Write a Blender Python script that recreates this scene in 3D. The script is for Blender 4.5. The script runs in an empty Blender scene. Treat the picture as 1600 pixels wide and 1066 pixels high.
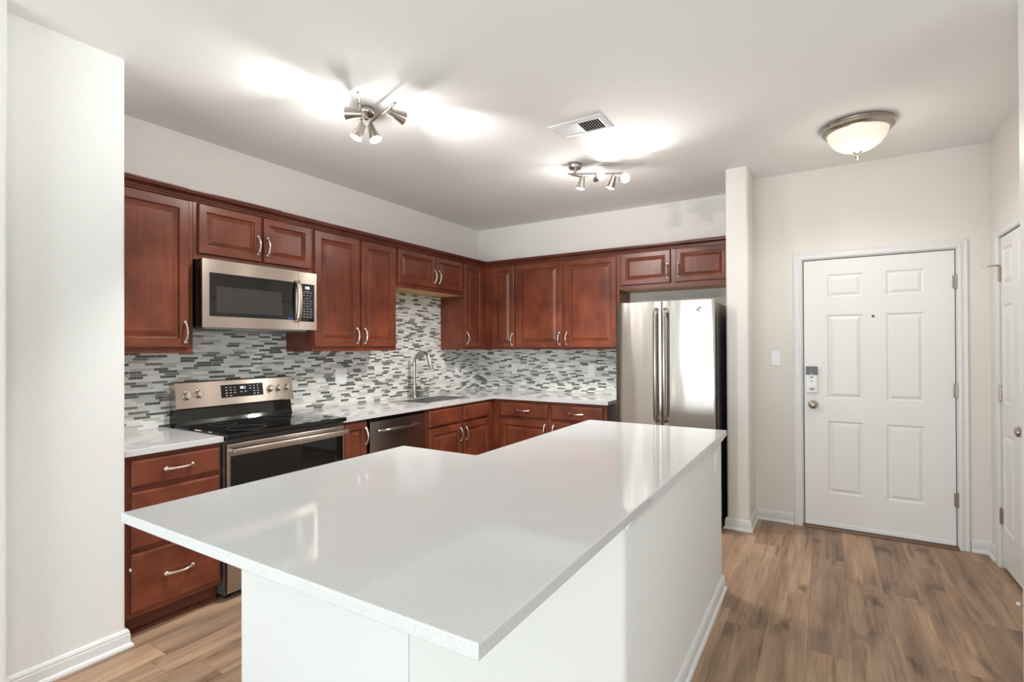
import bpy, bmesh, math, random
from math import sin, cos, pi, radians
from mathutils import Vector, Matrix
random.seed(7)
SC = bpy.context.scene
COL = SC.collection
H = 2.7606                                   # ceiling height

# ------------------------------------------------------------------ camera
def look():
    yaw, pitch, roll, f, py = 0.5497, 0.0045, -0.004, 798.03, 538.22
    c, s = cos(yaw), sin(yaw)
    r = Vector((c, s, 0)); fw = Vector((-s, c, 0)); up = Vector((0, 0, 1))
    f2 = fw*cos(pitch) + up*sin(pitch); u2 = up*cos(pitch) - fw*sin(pitch)
    r3 = r*cos(roll) + u2*sin(roll); u3 = u2*cos(roll) - r*sin(roll)
    cam = bpy.data.cameras.new('camera'); o = bpy.data.objects.new('camera', cam); COL.objects.link(o)
    M = Matrix((r3, u3, -f2)).transposed().to_4x4(); M.translation = Vector((3.4624, -4.8998, 1.402))
    o.matrix_world = M
    cam.sensor_width = 36.0; cam.lens = f/1600*36.0; cam.shift_y = (py-533.0)/1600
    cam.clip_start = 0.02
    SC.camera = o
look()

# ------------------------------------------------------------------ world, exposure, daylight
SC.view_settings.view_transform = 'Standard'; SC.view_settings.look = 'None'
SC.view_settings.gamma = 1.0; SC.view_settings.use_curve_mapping = False
SC.view_settings.exposure = 0.03
SC.cycles.caustics_reflective = False; SC.cycles.caustics_refractive = False
W = bpy.data.worlds.new('world'); SC.world = W; W.use_nodes = True
W.node_tree.nodes['Background'].inputs[0].default_value = (0.80, 0.90, 1.0, 1)
W.node_tree.nodes['Background'].inputs[1].default_value = 1.5

def area_light(name, loc, target, sx, sy, power, color):
    l = bpy.data.lights.new(name, 'AREA'); l.shape = 'RECTANGLE'; l.size = sx; l.size_y = sy
    l.energy = power; l.color = color
    o = bpy.data.objects.new(name, l); COL.objects.link(o); o.location = loc
    d = Vector(target) - Vector(loc)
    o.rotation_euler = d.to_track_quat('-Z', 'Y').to_euler()
    return o
REAR = -8.4                                    # the wall of windows behind the camera
area_light('daylight_rear', (2.55, REAR-0.08, 1.22), (2.55, 0, 1.22), 3.5, 2.2, 28, (0.93, 0.97, 1.0))
area_light('daylight_side', (6.28, -6.0, 1.35), (0, -6.0, 1.35), 2.4, 1.9, 14, (0.93, 0.97, 1.0))
# added fill lamps at the windows, tilted up to brighten the ceiling
area_light('upfill_rear', (2.48, REAR-0.10, .75), (2.48, 0, 7.0), 3.3, 1.2, 140, (.83, .955, 1.0))
area_light('upfill_side', (6.30, -6.0, .85), (0, -6.0, 5.0), 2.3, .8, 42, (.83, .955, 1.0))

def spot_light(name, loc, d, power, size=75, blend=0.5, color=(1.0, 0.98, 0.96), radius=0.035):
    l = bpy.data.lights.new(name, 'SPOT'); l.energy = power; l.spot_size = radians(size); l.spot_blend = blend
    l.color = color; l.shadow_soft_size = radius
    o = bpy.data.objects.new(name, l); COL.objects.link(o); o.location = loc
    o.rotation_euler = Vector(d).to_track_quat('-Z', 'Y').to_euler()
    return o

# ------------------------------------------------------------------ materials
def lin(r, g, b):
    f = lambda c: (c/255)/12.92 if c/255 <= 0.04045 else ((c/255+0.055)/1.055)**2.4
    return (f(r), f(g), f(b), 1)

class NT:
    def __init__(s, name):
        s.m = bpy.data.materials.new(name); s.m.use_nodes = True
        s.t = s.m.node_tree; s.b = s.t.nodes['Principled BSDF']
    def n(s, typ, **kw):
        x = s.t.nodes.new(typ)
        for k, v in kw.items():
            if k.startswith('i_'):
                key = k[2:]; key = int(key) if key.isdigit() else key.replace('_', ' ')
                if hasattr(v, 'is_linked'): s.t.links.new(v, x.inputs[key])
                else: x.inputs[key].default_value = v
            else: setattr(x, k, v)
        return x
    def link(s, a, b): s.t.links.new(a, b)
    def math(s, op, a, b=None, c=None):
        x = s.t.nodes.new('ShaderNodeMath'); x.operation = op
        for i, v in enumerate((a, b, c)):
            if v is None: continue
            if hasattr(v, 'is_linked'): s.t.links.new(v, x.inputs[i])
            else: x.inputs[i].default_value = v
        return x.outputs[0]
    def ramp(s, fac, stops, interp='LINEAR'):
        x = s.t.nodes.new('ShaderNodeValToRGB'); x.color_ramp.interpolation = interp
        e = x.color_ramp.elements
        while len(e) < len(stops): e.new(0.5)
        for el, (p, c) in zip(e, stops): el.position = p; el.color = c
        s.t.links.new(fac, x.inputs[0]); return x.outputs[0]
    def mix(s, fac, a, b, blend='MIX'):
        x = s.t.nodes.new('ShaderNodeMix'); x.data_type = 'RGBA'; x.blend_type = blend
        for k, v in ((0, fac), (6, a), (7, b)):
            if hasattr(v, 'is_linked'): s.t.links.new(v, x.inputs[k])
            else: x.inputs[k].default_value = v
        return x.outputs[2]
    def coords(s, scale=(1, 1, 1), rnd=False, kind='Object'):
        tc = s.n('ShaderNodeTexCoord'); mp = s.n('ShaderNodeMapping'); mp.inputs['Scale'].default_value = scale
        v = tc.outputs[kind]
        if rnd:
            oi = s.n('ShaderNodeObjectInfo'); c = s.n('ShaderNodeCombineXYZ')
            k = s.math('MULTIPLY', oi.outputs['Random'], 9.0)
            for i in range(3): s.link(k, c.inputs[i])
            a = s.n('ShaderNodeVectorMath', operation='ADD'); s.link(v, a.inputs[0]); s.link(c.outputs[0], a.inputs[1]); v = a.outputs[0]
        s.link(v, mp.inputs[0]); return mp.outputs[0]
    def noise(s, vec, scale, detail=3, rough=0.55, out='Fac'):
        x = s.n('ShaderNodeTexNoise'); x.inputs['Scale'].default_value = scale
        x.inputs['Detail'].default_value = detail; x.inputs['Roughness'].default_value = rough
        s.link(vec, x.inputs['Vector']); return x.outputs[out]
    def bump(s, h, strength, dist=0.002):
        b = s.n('ShaderNodeBump'); b.inputs['Strength'].default_value = strength; b.inputs['Distance'].default_value = dist
        s.link(h, b.inputs['Height']); s.link(b.outputs[0], s.b.inputs['Normal'])
    def set(s, color=None, rough=None, metal=None, spec=None, coat=None, emis=None, estr=None):
        I = s.b.inputs
        def put(k, v):
            if hasattr(v, 'is_linked'): s.link(v, I[k])
            else: I[k].default_value = v
        if color is not None: put('Base Color', color)
        if rough is not None: put('Roughness', rough)
        if metal is not None: put('Metallic', metal)
        if spec is not None: put('Specular IOR Level', spec)
        if coat is not None: put('Coat Weight', coat)
        if emis is not None: put('Emission Color', emis)
        if estr is not None: put('Emission Strength', estr)
        return s

def plain(name, c, rough=0.5, metal=0.0, spec=0.5, coat=None):
    return NT(name).set(lin(*c), rough, metal, spec, coat).m

def wall_mat(name, c, bump=0.25):
    t = NT(name); v = t.coords(); t.set(lin(*c), 0.85, spec=0.2)
    t.bump(t.noise(v, 55, 4, 0.6), bump, 0.006); return t.m

def wood_mat(name, horizontal=False, a=(84, 39, 27), b=(133, 70, 47), rough=0.30):
    t = NT(name)
    v = t.coords((3.0, 3.0, 26.0) if horizontal else (26.0, 26.0, 2.2), rnd=True)
    g = t.noise(v, 1.6, 5, 0.6)
    v2 = t.coords((1, 1, 1), rnd=True); blot = t.noise(v2, 5.0, 2, 0.5)
    f = t.math('ADD', t.math('MULTIPLY', g, 0.34), t.math('MULTIPLY', blot, 0.66))
    c = t.ramp(f, [(0.30, lin(*a)), (0.70, lin(*b))])
    t.set(c, rough, spec=0.38, coat=0.10); t.b.inputs['Coat Roughness'].default_value = 0.25
    t.bump(g, 0.04, 0.001); return t.m

def steel_mat(name, c=(192, 178, 164), rough=0.24, brushed='z', wave=0.0, aniso=0.0):
    t = NT(name)
    sc = {'z': (160, 160, 1.5), 'h': (1.5, 1.5, 160)}[brushed]
    g = t.noise(t.coords(sc), 2.0, 3, 0.6)
    r = t.math('MULTIPLY_ADD', g, 0.05, rough-0.025)
    t.set(lin(*c), r, 1.0)
    if aniso:                                   # horizontal brushing smears reflections up and down
        t.b.inputs['Anisotropic'].default_value = aniso
        cx = t.n('ShaderNodeCombineXYZ'); cx.inputs[2].default_value = 1.0; t.link(cx.outputs[0], t.b.inputs['Tangent'])
    if wave:
        w = t.noise(t.coords((7.0, 1.0, 0.9)), 1.0, 1, 0.4); t.bump(w, wave, 0.05)
    return t.m

def quartz_mat(name, c):
    t = NT(name); v = t.coords()
    n1 = t.noise(v, 260, 2, 0.6); n2 = t.noise(v, 9, 3, 0.5)
    d = tuple(x*0.955 for x in c)
    f = t.ramp(t.math('ADD', t.math('MULTIPLY', n1, 0.9), t.math('MULTIPLY', n2, 0.1)), [(0.36, lin(*d)), (0.52, lin(*c))])
    t.set(f, 0.06, spec=0.5); return t.m

def mosaic_mat():
    t = NT('mosaic_tile')
    tc = t.n('ShaderNodeTexCoord'); geo = t.n('ShaderNodeNewGeometry')
    sp = t.n('ShaderNodeSeparateXYZ'); t.link(geo.outputs['Position'], sp.inputs[0])
    u = t.math('ADD', sp.outputs[0], sp.outputs[1])           # runs along both walls, z up
    hrow = 0.0158
    v = t.math('DIVIDE', sp.outputs[2], hrow); row = t.math('FLOOR', v); fr = t.math('FRACT', v)
    wn = t.n('ShaderNodeTexWhiteNoise', noise_dimensions='1D'); t.link(row, wn.inputs['W'])
    uu = t.math('ADD', t.math('MULTIPLY', u, 11.0), t.math('MULTIPLY', wn.outputs['Value'], 57.0))
    vor = t.n('ShaderNodeTexVoronoi', voronoi_dimensions='1D', feature='F1'); vor.inputs['Scale'].default_value = 1.0
    vor.inputs['Randomness'].default_value = 0.85; t.link(uu, vor.inputs['W'])
    edg = t.n('ShaderNodeTexVoronoi', voronoi_dimensions='1D', feature='DISTANCE_TO_EDGE'); edg.inputs['Scale'].default_value = 1.0
    edg.inputs['Randomness'].default_value = 0.85; t.link(uu, edg.inputs['W'])
    cs = t.n('ShaderNodeSeparateColor'); t.link(vor.outputs['Color'], cs.inputs[0])
    pick = cs.outputs[0]
    base = t.ramp(pick, [(0.0, lin(240, 240, 236)), (0.24, lin(205, 205, 200)), (0.42, lin(226, 226, 221)), (0.56, lin(190, 192, 184)),
                         (0.64, lin(122, 123, 110)), (0.76, lin(74, 76, 70)), (0.91, lin(94, 96, 92))], 'CONSTANT')
    vein = t.noise(t.coords((18, 18, 18)), 1.0, 4, 0.6)
    base = t.mix(t.math('MULTIPLY', vein, 0.25), base, lin(170, 172, 168))
    ge = t.math('LESS_THAN', edg.outputs['Distance'], 0.012)
    gr = t.math('LESS_THAN', fr, 0.10)
    grout = t.math('MAXIMUM', ge, gr)
    col = t.mix(grout, base, lin(214, 213, 207))
    rough = t.math('MULTIPLY_ADD', grout, 0.6, 0.16)
    t.set(col, rough, spec=0.5)
    t.bump(t.math('SUBTRACT', 1.0, grout), 0.35, 0.0015); return t.m

def floor_mat():
    t = NT('plank_floor')
    geo = t.n('ShaderNodeNewGeometry'); sp = t.n('ShaderNodeSeparateXYZ'); t.link(geo.outputs['Position'], sp.inputs[0])
    wv = t.math('DIVIDE', sp.outputs[0], 0.178); row = t.math('FLOOR', wv); fx = t.math('FRACT', wv)
    wn = t.n('ShaderNodeTexWhiteNoise', noise_dimensions='1D'); t.link(row, wn.inputs['W'])
    lv = t.math('ADD', t.math('DIVIDE', sp.outputs[1], 1.22), t.math('MULTIPLY', wn.outputs['Value'], 13.0))
    li = t.math('FLOOR', lv); fy = t.math('FRACT', lv)
    c2 = t.n('ShaderNodeCombineXYZ'); t.link(row, c2.inputs[0]); t.link(li, c2.inputs[1])
    w2 = t.n('ShaderNodeTexWhiteNoise', noise_dimensions='2D'); t.link(c2.outputs[0], w2.inputs['Vector'])
    rv = w2.outputs['Value']
    cv = t.n('ShaderNodeCombineXYZ')
    t.link(t.math('ADD', sp.outputs[0], t.math('MULTIPLY', rv, 31.0)), cv.inputs[0])
    t.link(t.math('ADD', sp.outputs[1], t.math('MULTIPLY', rv, 17.0)), cv.inputs[1])
    def mp(s):
        m = t.n('ShaderNodeMapping'); m.inputs['Scale'].default_value = s; t.link(cv.outputs[0], m.inputs[0]); return m.outputs[0]
    broad = t.noise(mp((9, 0.9, 1)), 1.0, 4, 0.6); fine = t.noise(mp((70, 2.5, 1)), 1.0, 4, 0.65)
    knot = t.noise(mp((7, 3.0, 1)), 1.0, 2, 0.5)
    f = t.math('ADD', t.math('MULTIPLY', broad, 0.72), t.math('MULTIPLY', fine, 0.28))
    col = t.ramp(f, [(0.30, lin(100, 83, 69)), (0.48, lin(153, 126, 104)), (0.66, lin(186, 157, 130))])
    tone = t.ramp(rv, [(0.0, (0.80, 0.79, 0.80, 1)), (0.5, (1.0, .985, .97, 1)), (1.0, (1.14, 1.10, 1.05, 1))])
    col = t.mix(1.0, col, tone, 'MULTIPLY')
    streak = t.noise(mp((26, 1.6, 1)), 1.0, 3, 0.62)
    st = t.ramp(streak, [(0.58, (1, 1, 1, 1)), (0.68, (0.62, 0.58, 0.56, 1))])
    col = t.mix(1.0, col, st, 'MULTIPLY')
    kn = t.ramp(knot, [(0.62, (1, 1, 1, 1)), (0.74, (0.42, 0.38, 0.36, 1))])
    col = t.mix(1.0, col, kn, 'MULTIPLY')
    seam = t.math('MAXIMUM', t.math('LESS_THAN', fx, 0.014), t.math('LESS_THAN', fy, 0.0022))
    col = t.mix(t.math('MULTIPLY', seam, 0.38), col, lin(60, 46, 38))
    t.set(col, t.math('MULTIPLY_ADD', fine, 0.2, 0.34), spec=0.35)
    t.bump(t.math('SUBTRACT', fine, t.math('MULTIPLY', seam, 0.8)), 0.08, 0.001); return t.m

def glow(name, c, strength):
    t = NT(name).set(lin(*c), 0.4, emis=lin(*c), estr=strength); return t.m

M = dict(
    wall=wall_mat('wall_paint', (233, 228, 222)), ceil=wall_mat('ceiling_paint', (242, 241, 239), 0.15),
    cool=wall_mat('partition_paint', (230, 230, 227), 0.3),
    trim=plain('white_trim', (226, 226, 225), 0.35), door=plain('door_paint', (234, 232, 229), 0.38),
    wood=wood_mat('cherry_wood'), woodh=wood_mat('cherry_wood_rail', True),
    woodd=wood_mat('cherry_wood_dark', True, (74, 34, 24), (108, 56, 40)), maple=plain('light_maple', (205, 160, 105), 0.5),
    floor=floor_mat(), tile=mosaic_mat(), quartz=quartz_mat('white_quartz', (209, 209, 208)),
    steel=steel_mat('brushed_steel', (190, 178, 167), .23, 'h', aniso=.9), sinksteel=steel_mat('sink_steel', (112, 108, 104), .42, 'h'), steelv=steel_mat('fridge_steel', (182, 174, 166), 0.18, 'h', 0.13, .95),
    dwsteel=steel_mat('dishwasher_steel', (165, 160, 154), 0.24, 'h', aniso=.85),
    chrome=plain('polished_metal', (215, 212, 206), 0.12, 1.0), nickel=plain('brushed_nickel', (178, 169, 159), 0.24, 1.0),
    pull=plain('satin_nickel_pull', (226, 218, 210), 0.24, 1.0), brass=plain('threshold_metal', (132, 104, 84), 0.4, 0.5),
    black=plain('black_enamel', (16, 16, 17), 0.25), glass=plain('black_glass', (9, 10, 11), 0.05, 0.0, 0.6),
    mesh=plain('oven_window', (46, 44, 42), 0.12), fridgeside=plain('fridge_side_paint', (112, 111, 110), 0.4), dgray=plain('dark_gray_metal', (74, 73, 72), 0.45, 0.0),
    plastic=plain('white_plastic', (238, 238, 240), 0.35), lgray=plain('light_gray_metal', (178, 180, 178), 0.35, 0.6),
    shadow=plain('duct_shade_black', (20, 20, 20), 0.9), key=plain('key_print', (190, 190, 188), 0.5),
    digit=glow('display_digits', (235, 240, 245), 2.0), bulb=glow('bulb', (255, 244, 226), 60.0),
    rubber=plain('white_rubber', (236, 234, 230), 0.6), lockgray=plain('lock_cover', (96, 96, 100), 0.4), blue=plain('blue_label', (40, 60, 130), 0.4),
)
def frosted():
    t = NT('frosted_glass'); t.set(lin(250, 240, 228), 0.35, emis=lin(255, 236, 214), estr=0.42); return t.m
M['frost'] = frosted()
def clear():
    t = NT('clear_glass'); t.set(lin(235, 240, 238), 0.03); t.b.inputs['Transmission Weight'].default_value = 0.95; return t.m
M['clear'] = clear()

# ------------------------------------------------------------------ mesh helpers
class MB:
    def __init__(s): s.v = []; s.f = []; s.m = []; s.sm = []
    def add(s, vs, fs, mi=0, smooth=False):
        o = len(s.v); s.v += [Vector(x) for x in vs]
        for f in fs: s.f.append([i+o for i in f]); s.m.append(mi); s.sm.append(smooth)
        return s
    def box(s, x0, x1, y0, y1, z0, z1, bev=0.0, mi=0, seg=2):
        bm = bmesh.new(); bmesh.ops.create_cube(bm, size=1)
        for v in bm.verts: v.co = Vector(((x0+x1)/2+v.co.x*(x1-x0), (y0+y1)/2+v.co.y*(y1-y0), (z0+z1)/2+v.co.z*(z1-z0)))
        if bev: bmesh.ops.bevel(bm, geom=bm.edges[:], offset=bev, segments=seg, profile=0.5, affect='EDGES')
        bm.verts.index_update(); s.add([v.co for v in bm.verts], [[v.index for v in f.verts] for f in bm.faces], mi); bm.free(); return s
    def tube(s, pts, rad, n=12, mi=0, caps=True, flat=1.0):
        pts = [Vector(p) for p in pts]
        if not hasattr(rad, '__len__'): rad = [rad]*len(pts)
        rings = []; ref = None
        for i, p in enumerate(pts):
            d = (pts[min(i+1, len(pts)-1)] - pts[max(i-1, 0)]).normalized()
            if ref is None: ref = Vector((0, 0, 1)) if abs(d.z) < 0.9 else Vector((1, 0, 0))
            a = (ref - d*ref.dot(d)).normalized(); b = d.cross(a); ref = a
            rings.append([p + (a*cos(2*pi*k/n) + b*sin(2*pi*k/n)*flat)*rad[i] for k in range(n)])
        return s.rings(rings, mi, caps)
    def rings(s, rings, mi=0, caps=True, smooth=True):
        n = len(rings[0]); vs = [v for r in rings for v in r]; fs = []
        for i in range(len(rings)-1):
            for k in range(n): fs.append([i*n+k, i*n+(k+1) % n, (i+1)*n+(k+1) % n, (i+1)*n+k])
        s.add(vs, fs, mi, smooth)
        if caps:
            s.add(rings[0], [list(range(n))], mi); s.add(rings[-1], [list(range(n))], mi)
        return s
    def lathe(s, prof, c, axis=(0, 0, 1), n=32, mi=0, caps=True):
        ax = Vector(axis).normalized(); ref = Vector((1, 0, 0)) if abs(ax.x) < 0.9 else Vector((0, 1, 0))
        a = (ref-ax*ref.dot(ax)).normalized(); b = ax.cross(a); c = Vector(c)
        return s.rings([[c+ax*h+(a*cos(2*pi*k/n)+b*sin(2*pi*k/n))*r for k in range(n)] for r, h in prof], mi, caps)
    def build(s, name, mats, parent=None, label=None, weld=True, auto=35):
        me = bpy.data.meshes.new(name)
        if not isinstance(mats, (list, tuple)): mats = [mats]
        lo = Vector((min(v.x for v in s.v), min(v.y for v in s.v), min(v.z for v in s.v)))
        hi = Vector((max(v.x for v in s.v), max(v.y for v in s.v), max(v.z for v in s.v)))
        org = Vector(((lo.x+hi.x)/2, (lo.y+hi.y)/2, lo.z))
        me.from_pydata([v-org for v in s.v], [], s.f)
        for m in mats: me.materials.append(m)
        for p, mi, sm in zip(me.polygons, s.m, s.sm): p.material_index = mi; p.use_smooth = sm
        bm = bmesh.new(); bm.from_mesh(me)
        if weld: bmesh.ops.remove_doubles(bm, verts=bm.verts[:], dist=1e-6)
        bmesh.ops.recalc_face_normals(bm, faces=bm.faces[:]); bm.to_mesh(me); bm.free()
        if any(s.sm):
            me.set_sharp_from_angle(angle=radians(auto))
        o = bpy.data.objects.new(name, me); COL.objects.link(o)
        if parent is not None:
            o.parent = parent; o.location = org - parent.matrix_world_hint
        else: o.location = org
        HINT[o.name] = org
        if label: o['label'] = label
        return o
HINT = {}
class _H:                                       # world origin of a parent (no rotations are used on parents)
    pass
def _hint(o): return HINT[o.name]
bpy.types.Object.matrix_world_hint = property(_hint)

def box(x0, x1, y0, y1, z0, z1, bev=0.0): return MB().box(x0, x1, y0, y1, z0, z1, bev)
def thing(name, label, cat, loc, group=None):
    o = bpy.data.objects.new(name, None); COL.objects.link(o); o.location = loc; o.empty_display_size = 0.1
    HINT[o.name] = Vector(loc); o['label'] = label; o['category'] = cat
    if group: o['group'] = group
    return o
def tag(o, label, cat, group=None):
    o['label'] = label; o['category'] = cat
    if group: o['group'] = group
    return o
def struct(o): o['kind'] = 'structure'; return o

class Fr:                                       # a vertical working plane: u along, z up, n outward
    def __init__(s, o, u, n): s.o, s.u, s.n = Vector(o), Vector(u), Vector(n)
    def p(s, a, b, c): return s.o + s.u*a + Vector((0, 0, b)) + s.n*c
LEFT = lambda x: Fr((x, 0, 0), (0, 1, 0), (1, 0, 0))       # facing +x
BACK = lambda y: Fr((0, y, 0), (1, 0, 0), (0, -1, 0))      # facing -y
RGHT = lambda x: Fr((x, 0, 0), (0, 1, 0), (-1, 0, 0))      # facing -x

def ringpanel(mb, fr, a0, a1, b0, b1, prof, back=True, mats=(0, 1)):
    R = []
    for d, h in prof:
        R.append([fr.p(a0+d, b0+d, h), fr.p(a1-d, b0+d, h), fr.p(a1-d, b1-d, h), fr.p(a0+d, b1-d, h)])
    for i in range(len(R)-1):
        for k in range(4):
            mb.add([R[i][k], R[i][(k+1) % 4], R[i+1][(k+1) % 4], R[i+1][k]], [[0, 1, 2, 3]], mats[1] if k in (0, 2) else mats[0])
    mb.add(R[-1], [[0, 1, 2, 3]], mats[0])
    if back: mb.add(R[0], [[0, 1, 2, 3]], mats[0])
    return mb
DOORP = [(0, 0), (0, .014), (.002, .0175), (.006, .019), (.052, .019), (.054, .0165), (.057, .0070), (.064, .0060), (.088, .0150), (.091, .0165), (.094, .017)]
SMALLP = [(0, 0), (0, .014), (.002, .0175), (.006, .019), (.044, .019), (.046, .0165), (.049, .0070), (.055, .0060), (.076, .0150), (.079, .0165), (.082, .017)]
DRAWP = [(0, 0), (0, .011), (.003, .016), (.010, .0195), (.014, .020)]

def pull(fr, a, b, vertical, parent, L=0.112):
    mb = MB(); P = []; R = []; n = 16
    for i in range(n+1):
        t = i/n; s = (t-0.5)*L; c = 0.004 + 0.026*sin(pi*t)**0.75
        P.append(fr.p(a, b+s, c) if vertical else fr.p(a+s, b, c))
        R.append(0.0050 + 0.0042*abs(2*t-1)**2)
    mb.tube(P, R, 10)
    for sgn in (-0.5, 0.5):
        q = fr.p(a, b+sgn*L, 0) if vertical else fr.p(a+sgn*L, b, 0)
        mb.lathe([(.0100, 0), (.0122, .004), (.0110, .009), (.006, .013)], q, fr.n, 14)
    return mb.build('handle', M['pull'], parent)

def door(fr, a0, a1, b0, b1, par, hand=None, hz=None, small=False):
    d = ringpanel(MB(), fr, a0, a1, b0, b1, SMALLP if small else DOORP).build('door', [M['wood'], M['woodh']], par)
    if hand is not None:
        f2 = Fr(fr.o + fr.n*0.019, fr.u, fr.n); pull(f2, hand, hz, True, d)
    return d
def drawer(fr, a0, a1, b0, b1, par, handle=True, name='drawer'):
    d = ringpanel(MB(), fr, a0, a1, b0, b1, DRAWP, mats=(1, 1)).build(name, [M['wood'], M['woodh']], par)
    if handle: pull(Fr(fr.o + fr.n*0.020, fr.u, fr.n), (a0+a1)/2, (b0+b1)/2, False, d, 0.125)
    return d

def sweep(mb, path, prof, place, closed=False, mi=0):
    """profile (d, h) swept along a 2-D path with mitred corners; d is measured to the path's left"""
    P = [Vector(p) for p in path]; n = len(P); R = []
    for i in range(n):
        d0 = (P[i]-P[i-1]).normalized() if (i > 0 or closed) else None
        d1 = (P[(i+1) % n]-P[i]).normalized() if (i < n-1 or closed) else None
        if d0 is None: d0 = d1
        if d1 is None: d1 = d0
        n0 = Vector((-d0.y, d0.x)); n1 = Vector((-d1.y, d1.x)); m = (n0+n1); m = m/(m.dot(n0))
        R.append([place(P[i]+m*d, h) for d, h in prof])
    return mb.rings(R, mi, True, False)
FLOORP = lambda q, h: Vector((q.x, q.y, h))
BASEP = [(0, 0), (.024, 0), (.024, .008), (.020, .016), (.0135, .020), (.0135, .056), (.011, .064), (.012, .070), (.007, .080), (.003, .084), (0, .084)]
CASEP = [(0, 0), (0, .010), (.006, .016), (.018, .018), (.026, .014), (.036, .013), (.046, .016), (.052, .017), (.058, .012), (.058, 0)]

# ------------------------------------------------------------------ room shell
T = 0.12
struct(box(-.3, 6.5, REAR-.3, .3, -.12, 0).build('floor', M['floor']))
struct(box(-.3, 6.5, REAR-.3, .3, H, H+.12).build('ceiling', M['ceil']))
struct(box(-T, 0, -3.80, T, 0, H).build('wall_left', M['wall']))
struct(box(0, 2.972, 0, T, 0, H).build('wall_back', M['wall']))
def bull(x0, x1, y0, y1, r, corners):
    """a wall block with rounded vertical corners ((sx, sy) of each rounded one)"""
    pts = []
    for sx, sy in ((0, 0), (1, 0), (1, 1), (0, 1)):
        x = (x0, x1)[sx]; y = (y0, y1)[sy]
        if (sx, sy) in corners:
            cx = x+(r if sx == 0 else -r); cy = y+(r if sy == 0 else -r)
            a0 = {(0, 0): pi, (1, 0): 1.5*pi, (1, 1): 0, (0, 1): .5*pi}[(sx, sy)]
            pts += [(cx+r*cos(a0+k*pi/16), cy+r*sin(a0+k*pi/16)) for k in range(9)]
        else: pts.append((x, y))
    return MB().rings([[Vector((x, y, 0)) for x, y in pts], [Vector((x, y, H)) for x, y in pts]])
struct(bull(-T, .657, -4.235, -3.80, .018, [(1, 1)]).build('wall_left_partition', M['cool']))
struct(bull(-T, .772, REAR, -4.235, .012, [(1, 1)]).build('wall_left_living', M['cool']))
struct(bull(2.813, 2.972, -.684, 0, .02, [(0, 0), (1, 0)]).build('wall_pillar', M['wall']))
# entry wall with its door opening
DX0, DX1, DTOP, EY = 3.317, 4.231, 2.062, -.314
w = MB(); w.box(2.972, DX0-.012, EY, EY+T, 0, H); w.box(DX1+.012, 4.55, EY, EY+T, 0, H); w.box(DX0-.012, DX1+.012, EY, EY+T, DTOP+.012, H)
struct(w.build('wall_entry', M['wall'], weld=False))
# right wall with the closet opening, then the hall wall that stands proud of it
RX, CY0, CY1, CTOP = 4.406, -1.165, -.555, 2.075
w = MB(); w.box(RX, RX+T, CY1+.006, EY, 0, H); w.box(RX, RX+T, -2.14, CY0-.006, 0, H); w.box(RX, RX+T, CY0-.006, CY1+.006, CTOP+.006, H)
struct(w.build('wall_right', M['wall'], weld=False))
struct(bull(4.122, 6.3, -2.5, -2.13, .004, [(0, 0)]).build('wall_right_hall', M['trim']))
struct(box(6.3, 6.42, REAR, -2.5, 0, .40).box(6.3, 6.42, REAR, -2.5, 2.30, H).box(6.3, 6.42, REAR, -7.2, .4, 2.3).box(6.3, 6.42, -4.8, -2.5, .4, 2.3).build('wall_right_living', M['wall'], weld=False))
WX0, WX1, WZ0, WZ1 = .86, 4.1, .03, 2.32
struct(box(.772, WX0, REAR-T, REAR, 0, H).box(WX1, 6.42, REAR-T, REAR, 0, H).box(WX0, WX1, REAR-T, REAR, 0, WZ0).box(WX0, WX1, REAR-T, REAR, WZ1, H).build('wall_rear', M['wall'], weld=False))
fr = MB()
for x in (WX0, 1.06, 1.42, 2.20, 2.98, WX1-.06): fr.box(x, x+.06, REAR-.05, REAR+.02, WZ0, WZ1)
for z in (WZ0, WZ1-.06): fr.box(WX0, WX1, REAR-.05, REAR+.02, z, z+.06)
struct(fr.build('window_1', M['trim'], weld=False))
fr = MB()
for y in (-7.2, -6.03, -4.86): fr.box(6.28, 6.34, y, y+.06, .4, 2.3)
for z in (.4, 2.24): fr.box(6.28, 6.34, -7.2, -4.8, z, z+.06)
struct(fr.build('window_2', M['trim'], weld=False))

def base(name, path): return struct(sweep(MB(), path, BASEP, FLOORP).build(name, M['trim'], weld=False))
# direction chosen so that the room lies to the path's left
base('baseboard_left', [(.50, -3.80), (.657, -3.80), (.657, -4.233)])
base('baseboard_pillar', [(2.972, EY), (2.972, -.684), (2.813, -.684), (2.813, -.55)])
base('baseboard_entry', [(DX0-.070, EY), (2.972, EY)])
base('baseboard_right', [(RX, -.47), (RX, EY), (DX1+.070, EY)])
base('baseboard_right_end', [(RX, -2.12), (RX, -1.245)])

# door casings
def casing(name, fr, a0, a1, top):
    path = [(a0, 0), (a0, top), (a1, top), (a1, 0)]
    return struct(sweep(MB(), path, CASEP, lambda q, h: fr.p(q.x, q.y, h)).build(name, M['trim'], weld=False))
casing('trim_1', BACK(EY), DX0-.006, DX1+.006, DTOP+.006)
casing('trim_2', RGHT(RX), CY0-.004, CY1+.004, CTOP+.004)

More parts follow.
